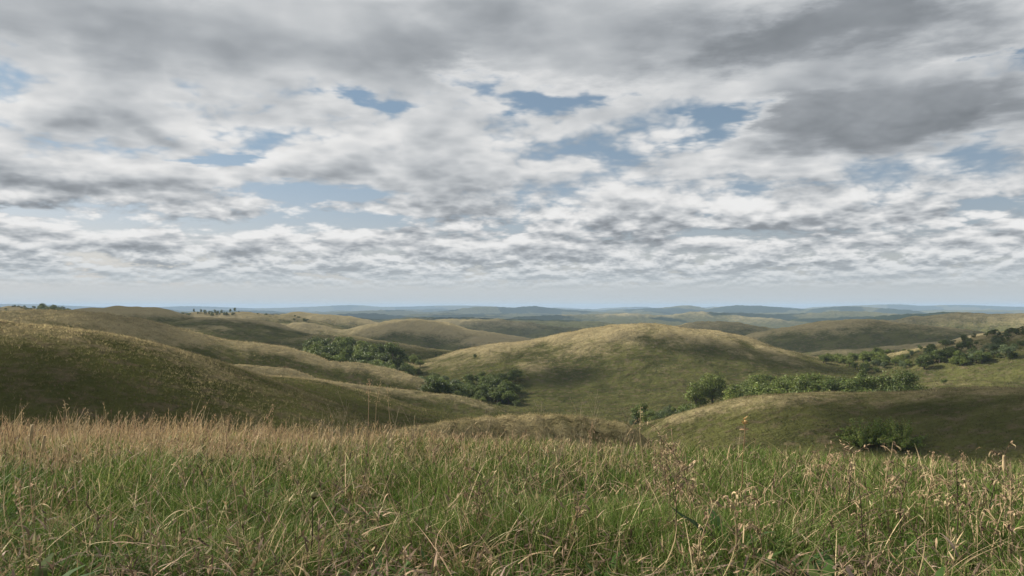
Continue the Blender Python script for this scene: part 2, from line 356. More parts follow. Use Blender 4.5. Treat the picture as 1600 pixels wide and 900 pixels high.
def link_mesh(name, me, mat=None, parent=None):
    o = bpy.data.objects.new(name, me); C.objects.link(o)
    if mat: me.materials.append(mat)
    if parent: o.parent = parent
    return o
def np_mesh(name, V, Fq, col=None, smooth=False):
    """V (n,3); Fq list of index arrays (m,3) or (m,4)"""
    me = bpy.data.meshes.new(name)
    V = np.ascontiguousarray(V, dtype=np.float32)
    if not isinstance(Fq, (list, tuple)): Fq = [Fq]
    me.vertices.add(len(V)); me.vertices.foreach_set('co', V.ravel())
    loops = np.concatenate([f.ravel() for f in Fq]).astype(np.int32)
    tot = np.concatenate([np.full(len(f), f.shape[1]) for f in Fq]).astype(np.int32)
    st = np.concatenate([[0], np.cumsum(tot)[:-1]]).astype(np.int32)
    me.loops.add(len(loops)); me.loops.foreach_set('vertex_index', loops)
    me.polygons.add(len(tot)); me.polygons.foreach_set('loop_start', st)
    me.update(calc_edges=True)
    if smooth: me.shade_smooth()
    if col is not None:
        a = me.attributes.new('tint', 'FLOAT_COLOR', 'POINT')
        c4 = np.ones((len(V), 4), np.float32); c4[:, :3] = col; a.data.foreach_set('color', c4.ravel())
    return me

# terrain material
def mat_new(name):
    m = bpy.data.materials.new(name); m.use_nodes = True; m.node_tree.nodes.clear()
    q = NT(m.node_tree); out = q.n('ShaderNodeOutputMaterial'); return m, q, out
GREEN = (0.092, 0.098, 0.036); GREEN2 = (0.150, 0.152, 0.054); STRAW = (0.47, 0.385, 0.215); BROWN = (0.20, 0.155, 0.10)
def terrain_mat():
    m, q, out = mat_new('hill_turf')
    geo = q.n('ShaderNodeNewGeometry').outputs['Position']
    at_ = q.n('ShaderNodeAttribute'); at_.attribute_name = 'dry'; dry = at_.outputs['Fac']
    n_f = q.noise(geo, 2.2, 5, 0.7)
    n_m = q.noise(geo, 0.35, 5, 0.65)
    n_l = q.noise(geo, 0.06, 5, 0.6)
    n_x = q.noise(geo, 0.0045, 6, 0.62)
    d = q.m('ADD', dry, q.m('MULTIPLY', q.m('SUBTRACT', n_f, 0.5), 0.9))
    d = q.m('ADD', d, q.m('MULTIPLY', q.m('SUBTRACT', n_m, 0.5), 0.9))
    d = q.m('ADD', d, q.m('MULTIPLY', q.m('SUBTRACT', n_l, 0.5), 0.6))
    d = q.m('ADD', d, q.m('MULTIPLY', q.m('SUBTRACT', n_x, 0.5), 0.8))
    c = q.mix(q.mr(n_l, 0.35, 0.65), GREEN + (1,), GREEN2 + (1,))
    c = q.mix(q.mr(n_m, 0.48, 0.68, 0, 0.75), c, BROWN + (1,))
    c = q.mix(q.mr(d, 0.52, 1.40), c, STRAW + (1,))
    wt = q.n('ShaderNodeAttribute'); wt.attribute_name = 'wood'
    n_w = q.noise(geo, 0.012, 4, 0.6)
    c = q.mix(q.mr(q.m('ADD', wt.outputs['Fac'], q.m('MULTIPLY', q.m('SUBTRACT', n_w, 0.5), 1.2)), 0.35, 0.65), c, (0.035, 0.050, 0.022, 1))
    so_ = q.n('ShaderNodeAttribute'); so_.attribute_name = 'soil'      # bare earth and thatch under the meadow
    c = q.mix(so_.outputs['Fac'], c, q.mix(q.noise(geo, 30, 4, .7), (0.030, 0.024, 0.016, 1), (0.085, 0.064, 0.042, 1)))
    b = q.n('ShaderNodeBsdfDiffuse'); q.put(b.inputs['Color'], c); b.inputs['Roughness'].default_value = 1.0
    bp = q.n('ShaderNodeBump'); bp.inputs['Strength'].default_value = 1.0; bp.inputs['Distance'].default_value = 0.45
    hgt = q.m('ADD', n_f, q.m('MULTIPLY', n_m, 1.6)); q.put(bp.inputs['Height'], hgt)
    bp2 = q.n('ShaderNodeBump'); bp2.inputs['Strength'].default_value = 0.9; bp2.inputs['Distance'].default_value = 7.0
    q.put(bp2.inputs['Height'], n_l); q.put(bp2.inputs['Normal'], bp.outputs[0])
    q.put(b.inputs['Normal'], bp2.outputs[0])
    q.put(out.inputs[0], b.outputs[0]); return m
TURF = terrain_mat()
na, nr = GX.shape
idx = np.arange(na * nr).reshape(na, nr)
q4 = np.stack([idx[:-1, :-1], idx[:-1, 1:], idx[1:, 1:], idx[1:, :-1]], -1).reshape(-1, 4)
q4 = q4[:, ::-1]
gm = np_mesh('ground', np.stack([GX, GY, GZ], -1).reshape(-1, 3), q4, smooth=True)
if gm.polygons[1000].normal.z < 0: gm.flip_normals()
WOOD = np.clip((fbm(GX / 900 + 40, GY / 900, 4, .6) + .10 + .35 * np.clip(CONV, -1, 1) * .3) * 5, 0, 1) * np.clip((R2 - 1500) / 1500, 0, 1)
sa = gm.attributes.new('soil', 'FLOAT', 'POINT'); sa.data.foreach_set('value', np.clip((17 - R2) / 5, 0, 1).ravel().astype(np.float32))
wa = gm.attributes.new('wood', 'FLOAT', 'POINT'); wa.data.foreach_set('value', WOOD.ravel().astype(np.float32))
da = gm.attributes.new('dry', 'FLOAT', 'POINT'); da.data.foreach_set('value', DRY_LIT.ravel().astype(np.float32))
go = link_mesh('ground', gm, TURF); go['kind'] = 'structure'

# ------------------------------------------------------------------ haze
ZMAX = max(float(GZ.max()), 12.0) + 6; ZMIN = float(GZ.min()) - 1.5
def haze_box():
    m, q, out = mat_new('hazy_air')
    v = q.n('ShaderNodeVolumePrincipled'); v.inputs['Color'].default_value = (0.54, 0.73, 1.0, 1)
    v.inputs['Density'].default_value = HAZE; v.inputs['Anisotropy'].default_value = 0.0
    q.put(out.inputs['Volume'], v.outputs[0])
    s = 20000.0
    V = np.array([(x, y, z) for x in (-s, s) for y in (-s, s) for z in (ZMIN, ZMAX)], float)
    Fc = np.array([(0, 1, 3, 2), (4, 6, 7, 5), (0, 4, 5, 1), (2, 3, 7, 6), (0, 2, 6, 4), (1, 5, 7, 3)])
    o = link_mesh('haze', np_mesh('haze', V, Fc), m); o['kind'] = 'stuff'; o['label'] = 'thin pale blue haze in the air over the far hills'
    return o
if HAZE > 0: haze_box()

# ------------------------------------------------------------------ unseen clouds added between land and sun to shade chosen slopes
def shade_cloud(T, height, rx, ry, rot, seed):
    s = height / SUN.z
    c = Vector(T) + SUN * s
    bm = bmesh.new(); bmesh.ops.create_icosphere(bm, subdivisions=4, radius=1)
    from mathutils import noise
    th = min(rx, ry)
    for v in bm.verts:
        k = 1 + 0.40 * noise.fractal(v.co * 1.4 + Vector((seed * 7.1, 0, 0)), 1.0, 2.0, 3)
        v.co = Vector((v.co.x * rx * k, v.co.y * ry * k, v.co.z * th * (.18 if v.co.z < 0 else .34) * k))
    me = bpy.data.meshes.new('shade_cloud'); bm.to_mesh(me); bm.free(); me.shade_smooth()
    m, q, out = mat_new('shade_cloud_vapour')
    v = q.n('ShaderNodeVolumePrincipled'); v.inputs['Color'].default_value = (0.97, 0.97, 0.97, 1)
    v.inputs['Density'].default_value = 2.3 / th; v.inputs['Anisotropy'].default_value = 0.3
    q.put(out.inputs['Volume'], v.outputs[0])
    o = link_mesh('shade_cloud', me, m); o.location = c; o.rotation_euler = (0, 0, rot); o['kind'] = 'structure'
    return o
SHADE_CLOUDS = [  # middle of its shadow on the ground (x, y, z), cloud height, half sizes, turn
 (-32, 62, -12, 450, 26, 17, 1.2), (6, 44, -15, 430, 26, 11, 0.0), (-8, 120, -25, 500, 30, 16, 1.3), (80, 118, -25, 520, 32, 18, -.5), (100, 135, -22, 520, 40, 24, -.6), (17, 13, -3, 400, 9, 6, -.4),
 (26, 330, -36, 520, 28, 11, .2), (120, 360, -32, 560, 45, 16, -.2), (-150, 255, -14, 600, 34, 30, 1.2), (-100, 250, -22, 560, 50, 14, 1.9),
 (-215, 540, -20, 620, 130, 60, .2), (-330, 600, -20, 640, 60, 60, .2), (-90, 470, -20, 600, 90, 36, 0), (-60, 760, -30, 700, 120, 50, 0), (-340, 1000, -40, 800, 60, 40, 0),
 (360, 790, -25, 800, 230, 120, 0), (320, 640, -25, 700, 120, 50, 0), (300, 1150, -40, 950, 130, 90, 0), (215, 350, -15, 560, 50, 30, -.4),
 (100, 1400, -60, 1200, 170, 80, 0), (760, 1350, -60, 1300, 300, 110, 0), (200, 2500, -80, 1900, 600, 150, 0), (-500, 2300, -80, 1900, 350, 160, 0)]
for i, (x_, y_, z_, hgt, rx, ry, rot) in enumerate(SHADE_CLOUDS):
    shade_cloud((x_, y_, z_), hgt, rx, ry, rot, i)

# ================================================================== vegetation
def hit(px, py, rmin=2.0, rmax=3000.0):
    """distance along the ground at which the line of sight through a photo point meets the land"""
    d = direction(px, py); h = math.hypot(d[0], d[1]); r = np.geomspace(rmin, rmax, 900)
    z = ground(r * d[0] / h, r * d[1] / h); k = np.nonzero(z >= r * d[2] / h)[0]
    return float(r[k[0]]) if len(k) else rmax
def foot(px, r):
    d = direction(px, 600); h = math.hypot(d[0], d[1]); x, y = r * d[0] / h, r * d[1] / h
    return Vector((x, y, float(ground(x, y)[0])))
def top_z(px, py, r): return at(px, py, r)[2]

def plant_mat(name, transl=0.35, rough=0.55, spec=0.25, var=0.25, scale=40.0):
    m, q, out = mat_new(name)
    a = q.n('ShaderNodeAttribute'); a.attribute_name = 'tint'
    geo = q.n('ShaderNodeNewGeometry').outputs['Position']
    nz = q.noise(geo, scale, 3, 0.6)
    c = q.v('SCALE', a.outputs['Color'], scale=q.mr(nz, 0.3, 0.7, 1 - var, 1 + var, smooth=False))
    p = q.n('ShaderNodeBsdfPrincipled'); q.put(p.inputs['Base Color'], c)
    p.inputs['Roughness'].default_value = rough; p.inputs['Specular IOR Level'].default_value = spec
    t = q.n('ShaderNodeBsdfTranslucent'); q.put(t.inputs['Color'], c)
    mx = q.n('ShaderNodeMixShader'); mx.inputs[0].default_value = transl
    q.put(mx.inputs[1], p.outputs[0]); q.put(mx.inputs[2], t.outputs[0]); q.put(out.inputs[0], mx.outputs[0])
    return m
M_GRASS = plant_mat('grass_blade', 0.30, 0.65, 0.12); M_LEAF = plant_mat('tree_leaf', 0.30, 0.5, 0.3, 0.3, 0.8)
M_HILL = plant_mat('hill_grass_blade', 0.5, 0.7, 0.15, 0.2, 2.0)
M_DRY = plant_mat('dry_stalk', 0.15, 0.7, 0.2, 0.3, 30.0)
def bark_mat():
    m, q, out = mat_new('bark'); geo = q.n('ShaderNodeNewGeometry').outputs['Position']
    p = q.n('ShaderNodeBsdfPrincipled'); q.put(p.inputs['Base Color'], q.mix(q.noise(geo, 3, 5, .6), (.05, .04, .03, 1), (.16, .13, .10, 1)))
    p.inputs['Roughness'].default_value = .9; q.put(out.inputs[0], p.outputs[0]); return m
M_BARK = bark_mat()

def jitter(base, n, amt=0.15, hue=0.06):
    base = np.asarray(base, float); k = 1 + amt * rng.standard_normal((n, 1))
    return np.clip(base * k * (1 + hue * rng.standard_normal((n, 3))), 0.004, 0.8)
def blades(P, h, w, yaw, lean, bend, col, tipcol=None, seg=3, side=None, droop=0.0):
    """ribbons that rise from P, lean over and curve: arrays of n"""
    n = len(P); t = np.linspace(0, 1, seg + 1)
    dx, dy = np.cos(yaw), np.sin(yaw)
    if side is None: side = rng.uniform(0, 2 * np.pi, n)
    sx, sy = np.cos(side), np.sin(side)
    V = np.empty((n, seg + 1, 2, 3)); Cc = np.empty((n, seg + 1, 2, 3))
    tip = col if tipcol is None else tipcol
    for k, tk in enumerate(t):
        out = (lean * tk + bend * tk ** 2.2) * h
        up = h * (tk - 0.28 * np.abs(bend) * tk ** 2.2 - droop * tk ** 3) * np.sqrt(np.maximum(1 - np.minimum(lean, .95) ** 2 * 0.8, .05))
        c = np.stack([P[:, 0] + dx * out, P[:, 1] + dy * out, P[:, 2] + up - 0.01], -1)
        hw = 0.5 * w * (1 - tk ** 1.8) * (0.75 + 0.5 * min(tk * 2, 1)) + 0.00025
        V[:, k, 0] = c - np.stack([sx * hw, sy * hw, 0 * hw], -1); V[:, k, 1] = c + np.stack([sx * hw, sy * hw, 0 * hw], -1)
        Cc[:, k, 0] = Cc[:, k, 1] = col * (1 - tk) + tip * tk
    base = (np.arange(n) * (seg + 1) * 2)[:, None]
    F = []
    for k in range(seg): F.append(np.concatenate([base + 2 * k, base + 2 * k + 1, base + 2 * k + 3, base + 2 * k + 2], 1))
    F = np.stack(F, 1).reshape(-1, 4)
    return V.reshape(-1, 3), F, Cc.reshape(-1, 3)
class Bag:
    def __init__(s): s.V = []; s.F = []; s.C = []; s.n = 0
    def add(s, V, F, Cc): s.V.append(V); s.F.append(F + s.n); s.C.append(Cc); s.n += len(V)
    def build(s, name, mat, parent=None, smooth=False):
        quads = [f for f in s.F if f.shape[1] == 4]; tris = [f for f in s.F if f.shape[1] == 3]
        Fs = [np.concatenate(k) for k in (quads, tris) if k]
        return link_mesh(name, np_mesh(name, np.concatenate(s.V), Fs, np.concatenate(s.C), smooth), mat, parent)
def sector(n, r0, r1, power, a=R(43)):
    """points in the view sector; power 2: even on the ground, 1: denser near, 0: even in log distance"""
    u = rng.random(n)
    r = r0 * (r1 / r0) ** u if power == 0 else (r0 ** power + u * (r1 ** power - r0 ** power)) ** (1 / power)
    az = rng.uniform(-a, a, n); return r * np.sin(az), r * np.cos(az), r
G1 = np.array((0.054, 0.104, 0.018)); G2 = np.array((0.118, 0.180, 0.034)); G3 = np.array((0.22, 0.245, 0.08))
S1 = np.array((0.60, 0.46, 0.27)); S2 = np.array((0.50, 0.375, 0.215)); S3 = np.array((0.54, 0.37, 0.235)); B1 = np.array((0.20, 0.14, 0.095))
def pick(n, cols, p): return np.array(cols)[rng.choice(len(cols), n, p=p)]

def tall_zone(x, y):
    """0..1: where the meadow carries tall straw: the far brow, mostly on the left"""
    r = np.hypot(x, y)
    return np.clip((y - 5.9 + 1.1 * fbm(x / 2.3, y / 2.3, 2)) / 3.0, 0, 1) * np.clip(0.50 - 0.17 * x, 0.16, 1.1)
def meadow():
    g = Bag()
    # green growth
    for n, r0, r1, hh, ww in ((70000, 2.2, 5.5, (.07, .20), .0044), (130000, 3.5, 15, (.11, .27), .0056)):
        x, y, r = sector(n, r0, r1, 1.35)
        patch = fbm(x / 1.1 + 8, y / 1.1, 3, .6)
        z = ground(x, y)
        keep = rng.random(n) < np.clip(0.78 + 1.7 * patch + .05 * (r - 4), 0.06, 1)
        x, y, z, r, patch = x[keep], y[keep], z[keep], r[keep], patch[keep]; m = len(x)
        tz = tall_zone(x, y)
        h = rng.uniform(*hh, m) * np.clip(1 + 0.95 * patch, .45, 1.8) * np.clip(1.08 - .045 * np.maximum(r - 3, 0), .6, 1)
        mixk = np.clip(0.45 + 0.6 * fbm(x / .8, y / .8 + 30, 3) + 0.25 * rng.standard_normal(m) + 0.02 * x, 0, 1)[:, None]
        col = G1 * (1 - mixk) + G2 * mixk
        yel = rng.random(m) < 0.14 + .25 * tz; col[yel] = G3
        dr = rng.random(m) < 0.07 + 0.26 * tz; col[dr] = pick(dr.sum(), [S1, S2, S3], [.4, .4, .2])
        col = col * (1 + .18 * rng.standard_normal((m, 1))) * (1 + .05 * rng.standard_normal((m, 3)))
        col = np.clip(col, .01, .7)
        tip = np.clip(col * 1.15 + rng.random((m, 1)) * 0.10 * S1, 0, .7)
        g.add(*blades(np.stack([x, y, z], -1), h, ww * rng.uniform(.5, 1.4, m) * np.clip(r / 5, .8, 1.8), rng.uniform(0, 6.28, m),
                      rng.uniform(0, .45, m), rng.uniform(-.1, .9, m), col, tip, 4))
    # tussocks: many blades springing from one foot
    nt = 900; tx, ty, tr = sector(nt, 2.5, 10, 1.2); per = 46
    x = np.repeat(tx, per); y = np.repeat(ty, per); m = len(x); a = rng.uniform(0, 6.28, m); rad = rng.random(m) ** .5 * np.repeat(rng.uniform(.02, .06, nt), per)
    x = x + np.cos(a) * rad; y = y + np.sin(a) * rad; size = np.repeat(rng.uniform(.10, .25, nt), per)
    kind = rng.random(nt); cb_ = np.where((kind < .62)[:, None], G1 * 1.1, np.where((kind < .82)[:, None], G2, S2)); col = np.repeat(cb_ * rng.uniform(.75, 1.2, (nt, 1)), per, 0) * rng.uniform(.8, 1.2, (m, 1))
    g.add(*blades(np.stack([x, y, ground(x, y)], -1), size * rng.uniform(.6, 1.15, m), rng.uniform(.003, .006, m), a, rng.uniform(.1, .6, m), rng.uniform(.1, 1.1, m), col, None, 4))
    o = g.build('meadow_grass', M_GRASS); o['kind'] = 'stuff'; o['label'] = 'green meadow grass growing thick across the near brow'
    # straw: dry stems, some with a small seed head
    g = Bag()
    n = 60000; x, y, r = sector(n, 2.6, 15.5, 1.5); tz = tall_zone(x, y); cl = fbm(x / .5 + 3, y / .5, 2)
    keep = rng.random(n) < np.clip(0.06 + 0.95 * tz * (1 + cl) + .10 * cl, .015, 1); x, y, r, tz = x[keep], y[keep], r[keep], tz[keep]; m = len(x)
    z = ground(x, y); h = rng.uniform(.14, .33, m) * np.exp(.16 * rng.standard_normal(m)) * (.55 + .50 * tz) * (1 + .18 * np.clip(-x / 4, -.6, 1)) * np.clip(1 + .45 * fbm(x / .9, y / .9 + 9, 2), .6, 1.5)
    col = np.clip(pick(m, [S1, S2, S3, B1], [.38, .3, .22, .1]) * (1 + .15 * rng.standard_normal((m, 1))), .02, .7)
    yaw = rng.normal(.25, 1.3, m); lean = np.abs(rng.normal(.10, .16, m)); bend = rng.normal(.12, .28, m)
    Pp = np.stack([x, y, z], -1)
    g.add(*blades(Pp, h, .0036 * np.clip(r / 5, .8, 2.0) * rng.uniform(.7, 1.3, m), yaw, lean, bend, col * .85, col * 1.1, 4))
    # seed heads on a third of them: short ribbons round the upper fifth
    k = np.nonzero(rng.random(m) < .35)[0]
    for j in range(5):
        tt = rng.uniform(.80, 1.0, len(k)); out = (lean[k] * tt + bend[k] * tt ** 2.2) * h[k]
        up = h[k] * (tt - .28 * np.abs(bend[k]) * tt ** 2.2) * np.sqrt(1 - np.minimum(lean[k], .95) ** 2 * .8)
        c = np.stack([x[k] + np.cos(yaw[k]) * out, y[k] + np.sin(yaw[k]) * out, z[k] + up], -1)
        g.add(*blades(c, rng.uniform(.018, .04, len(k)), .005 * np.clip(r[k] / 6, .8, 1.6), rng.uniform(0, 6.28, len(k)), rng.uniform(.1, .7, len(k)), np.zeros(len(k)), col[k] * 1.05, None, 1))
    # long stems fallen over in the near grass
    n = 2600; x, y, r = sector(n, 2.6, 9, 1.4); z = ground(x, y) + rng.uniform(0, .10, n)
    col = np.clip(pick(n, [S1, S2, S3, B1], [.35, .3, .2, .15]) * (1 + .12 * rng.standard_normal((n, 1))), .02, .7)
    g.add(*blades(np.stack([x, y, z], -1), rng.uniform(.14, .40, n), rng.uniform(.0025, .0055, n), rng.uniform(0, 6.28, n), rng.uniform(.4, 1.1, n), rng.uniform(-.9, .8, n), col, None, 6))
    n = 1500; x, y, r = sector(n, 2.8, 9.5, 1.3); z = ground(x, y)
    col = pick(n, [B1 * .45, B1 * .9, S2 * .7], [.45, .3, .25]); hh_ = rng.uniform(.12, .34, n); yw = rng.uniform(0, 6.28, n); ln = rng.uniform(0, .45, n)
    g.add(*blades(np.stack([x, y, z], -1), hh_, rng.uniform(.003, .006, n), yw, ln, np.zeros(n), col, None, 3))
    for j in range(6):
        tt = rng.uniform(.45, 1, n); up = hh_ * tt * np.sqrt(1 - ln ** 2 * .8)
        c = np.stack([x + np.cos(yw) * ln * tt * hh_, y + np.sin(yw) * ln * tt * hh_, z + up], -1)
        g.add(*blades(c, rng.uniform(.02, .07, n), rng.uniform(.004, .010, n), rng.uniform(0, 6.28, n), rng.uniform(.3, 1.2, n), rng.uniform(-1.0, 1.2, n), np.clip(col * rng.uniform(.9, 2.2, (n, 1)), 0, .6), None, 3))
    o = g.build('straw_grass', M_DRY); o['kind'] = 'stuff'; o['label'] = 'straw coloured dry grass standing along the brow of the meadow'
    # withered leaves and stalk ends on the ground
    g = Bag(); n = 46000; x, y, r = sector(n, 2.4, 8.5, .8); pt = fbm(x / .55, y / .55 + 44, 3, .6)
    keep = rng.random(n) < np.clip(.18 + 1.5 * pt + (4.3 - r) * .32, .02, 1); x, y = x[keep], y[keep]; n = len(x)
    z = ground(x, y) + np.abs(rng.normal(.02, .06, n)); col = np.clip(pick(n, [S3 * .65, S2 * .6, B1 * .7, np.array((.30, .22, .17))], [.25, .2, .35, .2]) * (1 + .2 * rng.standard_normal((n, 1))), .015, .6)
    g.add(*blades(np.stack([x, y, z], -1), rng.uniform(.04, .13, n), rng.uniform(.006, .017, n), rng.uniform(0, 6.28, n), rng.uniform(.5, 1.4, n), rng.uniform(-1.5, 1.2, n), col, None, 5, droop=.25))
    o = g.build('leaf_litter', M_DRY); o['kind'] = 'stuff'; o['label'] = 'withered brown leaves lying low in the near grass'
    # broad green leaves of low herbs
    g = Bag(); n = 18000; x, y, r = sector(n, 2.5, 7, .8); pt = fbm(x / .7 + 70, y / .7, 3, .5)
    keep = rng.random(n) < np.clip(.05 + 2.2 * pt, 0, 1); x, y = x[keep], y[keep]; n = len(x)
    z = ground(x, y) + rng.uniform(0, .09, n); col = np.clip(pick(n, [np.array((.05, .11, .028)), np.array((.09, .16, .035)), np.array((.06, .10, .045))], [.5, .25, .25]) * (1 + .15 * rng.standard_normal((n, 1))), .01, .5)
    g.add(*blades(np.stack([x, y, z], -1), rng.uniform(.025, .07, n), rng.uniform(.009, .024, n), rng.uniform(0, 6.28, n), rng.uniform(.3, 1.0, n), rng.uniform(-.2, .6, n), col, None, 4))
    o = g.build('herb_leaves', M_GRASS); o['kind'] = 'stuff'; o['label'] = 'low broad leaved herbs between the grass stems'
def hill_grass():
    g = Bag()
    for n, r0, r1, pw in ((200000, 11, 60, 0), (200000, 55, 520, 0)):
        x, y, r = sector(n, r0, r1, pw, R(40)); z = ground(x, y); m = n
        dry = grid_lookup(DRY_LIT, x, y) + .12 * rng.standard_normal(m) + .22 * fbm(x / 6, y / 6, 3, .6)
        # mound in front is brushy and brown
        h = (0.16 + .0018 * r) * rng.uniform(.6, 1.35, m) * (1 + .35 * fbm(x / 4, y / 4, 2)); h = np.minimum(h, .85) * np.clip((r - 12) / 40, .55, 1)
        t = np.clip((dry - .40) / .85, 0, 1)[:, None]
        gc = np.array(GREEN) * 1.0 * (1 - .5 * rng.random((m, 1))) + np.array(GREEN2) * .55 * rng.random((m, 1))
        col = gc * (1 - t) + np.array(STRAW) * t
        br = rng.random(m) < .22; col[br] = np.array(BROWN) * rng.uniform(.6, 1.1, (br.sum(), 1))
        col = np.clip(col * (1 + .12 * rng.standard_normal((m, 1))), .012, .6)
        for j in range(3):
            off = rng.normal(0, .30, (m, 2)) * h[:, None]
            P = np.stack([x + off[:, 0], y + off[:, 1], z - .03 * h], -1)
            g.add(*blades(P, h * rng.uniform(.6, 1, m), (.08 if r1 < 100 else .15) * h, rng.uniform(0, 6.28, m), rng.uniform(.1, .6, m), rng.uniform(0, .6, m), col, None, 1, side=rng.normal(0, .5, m) - np.arctan2(x, y)))
    o = g.build('hill_grass', M_HILL); o['kind'] = 'stuff'; o['label'] = 'rough tufted grass on the slopes of the near hills'

# ------------------------------------------------------------------ trees and shrubs
def tube(pts, rad, sides=6):
    pts = np.asarray(pts, float); n = len(pts); V = []; a = np.linspace(0, 2 * np.pi, sides, endpoint=False)
    for i in range(n):
        d = pts[min(i + 1, n - 1)] - pts[max(i - 1, 0)]; d = d / (np.linalg.norm(d) + 1e-9)
        u = np.cross(d, (0.3, 0.1, .95) if abs(d[2]) < .9 else (1, 0, 0)); u /= np.linalg.norm(u) + 1e-9; v = np.cross(d, u)
        V.append(pts[i] + rad[i] * (np.cos(a)[:, None] * u + np.sin(a)[:, None] * v))
    V = np.concatenate(V); i = np.arange(n - 1)[:, None] * sides; k = np.arange(sides)[None]; k2 = (k + 1) % sides
    F = np.stack([i + k, i + k2, i + sides + k2, i + sides + k], -1).reshape(-1, 4)
    return V, F
def leaves(g, cen, size, nrm, cols):
    """flat leaf sprays: one quad each, facing nrm with scatter"""
    n = len(cen); nn = nrm + .75 * rng.standard_normal((n, 3)); nn /= np.linalg.norm(nn, axis=1)[:, None] + 1e-9
    u = np.cross(nn, rng.standard_normal((n, 3))); u /= np.linalg.norm(u, axis=1)[:, None] + 1e-9; v = np.cross(nn, u)
    s1 = (size * rng.uniform(.6, 1.3, n))[:, None]; s2 = (size * rng.uniform(.35, .8, n))[:, None]
    V = np.stack([cen - u * s1, cen - v * s2 + u * s1 * .1, cen + u * s1, cen + v * s2 + u * s1 * .1], 1).reshape(-1, 3)
    F = (np.arange(n) * 4)[:, None] + np.arange(4)[None]
    g.add(V, F, np.repeat(cols, 4, 0))
def tree_meshes(seed, h, cw, trunk_share, nclump, per, leaf, cols, shape='round', spread=1.0):
    global rng
    keep = rng; rng = np.random.default_rng(seed)
    wood = Bag(); crown = Bag()
    tr = h * .035
    th = h * (trunk_share + .35)
    tp = [(0, 0, -.3)] + [(h * .03 * rng.standard_normal() * k / 4, h * .03 * rng.standard_normal() * k / 4, th * k / 4) for k in range(1, 5)]
    V, F = tube(tp, [tr * 1.3, tr, tr * .8, tr * .6, tr * .3], 7); wood.add(V, F, np.tile((.1, .08, .06), (len(V), 1)))
    zc = h * (trunk_share + (1 - trunk_share) / 2); rz = h * (1 - trunk_share) / 2; rx = cw / 2
    cen = []
    while len(cen) < nclump:
        p = rng.uniform(-1, 1, 3)
        q = np.linalg.norm(p)
        if q > 1 or q < .25: continue
        if shape == 'cone' and abs(np.hypot(p[0], p[1])) > (1 - p[2]) * .6 + .1: continue
        if shape == 'dome': p[2] = abs(p[2]) * 1.9 - .95 if np.hypot(p[0], p[1]) < .8 else -abs(p[2])
        p = p * (.72 / max(q, .5)) * rng.uniform(.75, 1.12)
        cen.append(np.array((p[0] * rx, p[1] * rx, zc + p[2] * rz)))
    for i, c in enumerate(cen):
        r = (rx + rz) * .5 * rng.uniform(.26, .44)
        d = rng.standard_normal((per, 3)); d /= np.linalg.norm(d, axis=1)[:, None]
        rad = r * rng.uniform(.45, 1.0, per) ** .6 * (1 + .25 * rng.standard_normal(per))
        pos = c + d * rad[:, None] * (1, 1, .8)
        ok = pos[:, 2] > h * trunk_share * .5
        base = np.array(cols[rng.integers(len(cols))]) * rng.uniform(.8, 1.25)
        cc = np.clip(base * (1 + .22 * rng.standard_normal((per, 1))) * (1 + .06 * rng.standard_normal((per, 3))), .008, .3)
        leaves(crown, pos[ok], np.full(ok.sum(), leaf), d[ok] + (0, 0, .5), cc[ok])
        if i < 9:
            s = np.array(tp[2]) + (np.array(tp[4]) - np.array(tp[2])) * rng.random()
            mid = (s + c) / 2 + rng.normal(0, h * .02, 3)
            V, F = tube([s, mid, c], [tr * .5, tr * .3, tr * .1], 5); wood.add(V, F, np.tile((.1, .08, .06), (len(V), 1)))
    def mk(b, nm, mat):
        o = b.build(nm, mat); me = o.data; bpy.data.objects.remove(o); return me
    a, b = mk(wood, 'trunk', M_BARK), mk(crown, 'crown', M_LEAF)
    rng = keep
    return a, b, h
DK = [(.090, .120, .030), (.108, .140, .035), (.074, .100, .027)]
MD = [(.122, .158, .036), (.144, .178, .042), (.100, .134, .034)]
LT = [(.165, .205, .046), (.190, .225, .054), (.135, .172, .042)]
GY = [(.125, .160, .072), (.145, .172, .082), (.105, .138, .060)]
PROTO = {}
def protos():
    PROTO['dark'] = [tree_meshes(11 + i, 8, w, .10, 20, 150, .22, DK, sh) for i, (w, sh) in enumerate(((6.4, 'round'), (5.2, 'round'), (7.2, 'dome')))]
    PROTO['mid'] = [tree_meshes(31 + i, 8, w, .08, 20, 150, .22, MD, sh) for i, (w, sh) in enumerate(((6.6, 'round'), (5.0, 'round'), (7.4, 'dome')))]
    PROTO['light'] = [tree_meshes(51 + i, 8, w, .06, 19, 150, .22, LT, sh) for i, (w, sh) in enumerate(((7.0, 'dome'), (6.0, 'round')))]
    PROTO['grey'] = [tree_meshes(71 + i, 8, w, .04, 18, 150, .22, GY, sh) for i, (w, sh) in enumerate(((8.0, 'dome'), (6.6, 'round')))]
    PROTO['big'] = [tree_meshes(91, 11, 9.5, .10, 40, 230, .19, MD + LT, 'round'), tree_meshes(92, 10, 9.5, .05, 44, 230, .19, DK, 'dome')]
def put_tree(px, r, height, kind, label, group=None, name='tree', cat='tree', wide=1.0, proto=None):
    P = foot(px, r); tm, cm, ph = PROTO[kind][proto if proto is not None else random.randrange(len(PROTO[kind]))]
    e = bpy.data.objects.new(name, None); C.objects.link(e); e.location = P; e.empty_display_size = .2
    k = height / ph; e.scale = (k * wide, k * wide, k); e.rotation_euler = (0, 0, random.uniform(0, 6.28))
    e['label'] = label; e['category'] = cat
    if group: e['group'] = group
    for nm, me in (('trunk', tm), ('crown', cm)):
        o = bpy.data.objects.new(nm, me); C.objects.link(o); o.parent = e
    return e
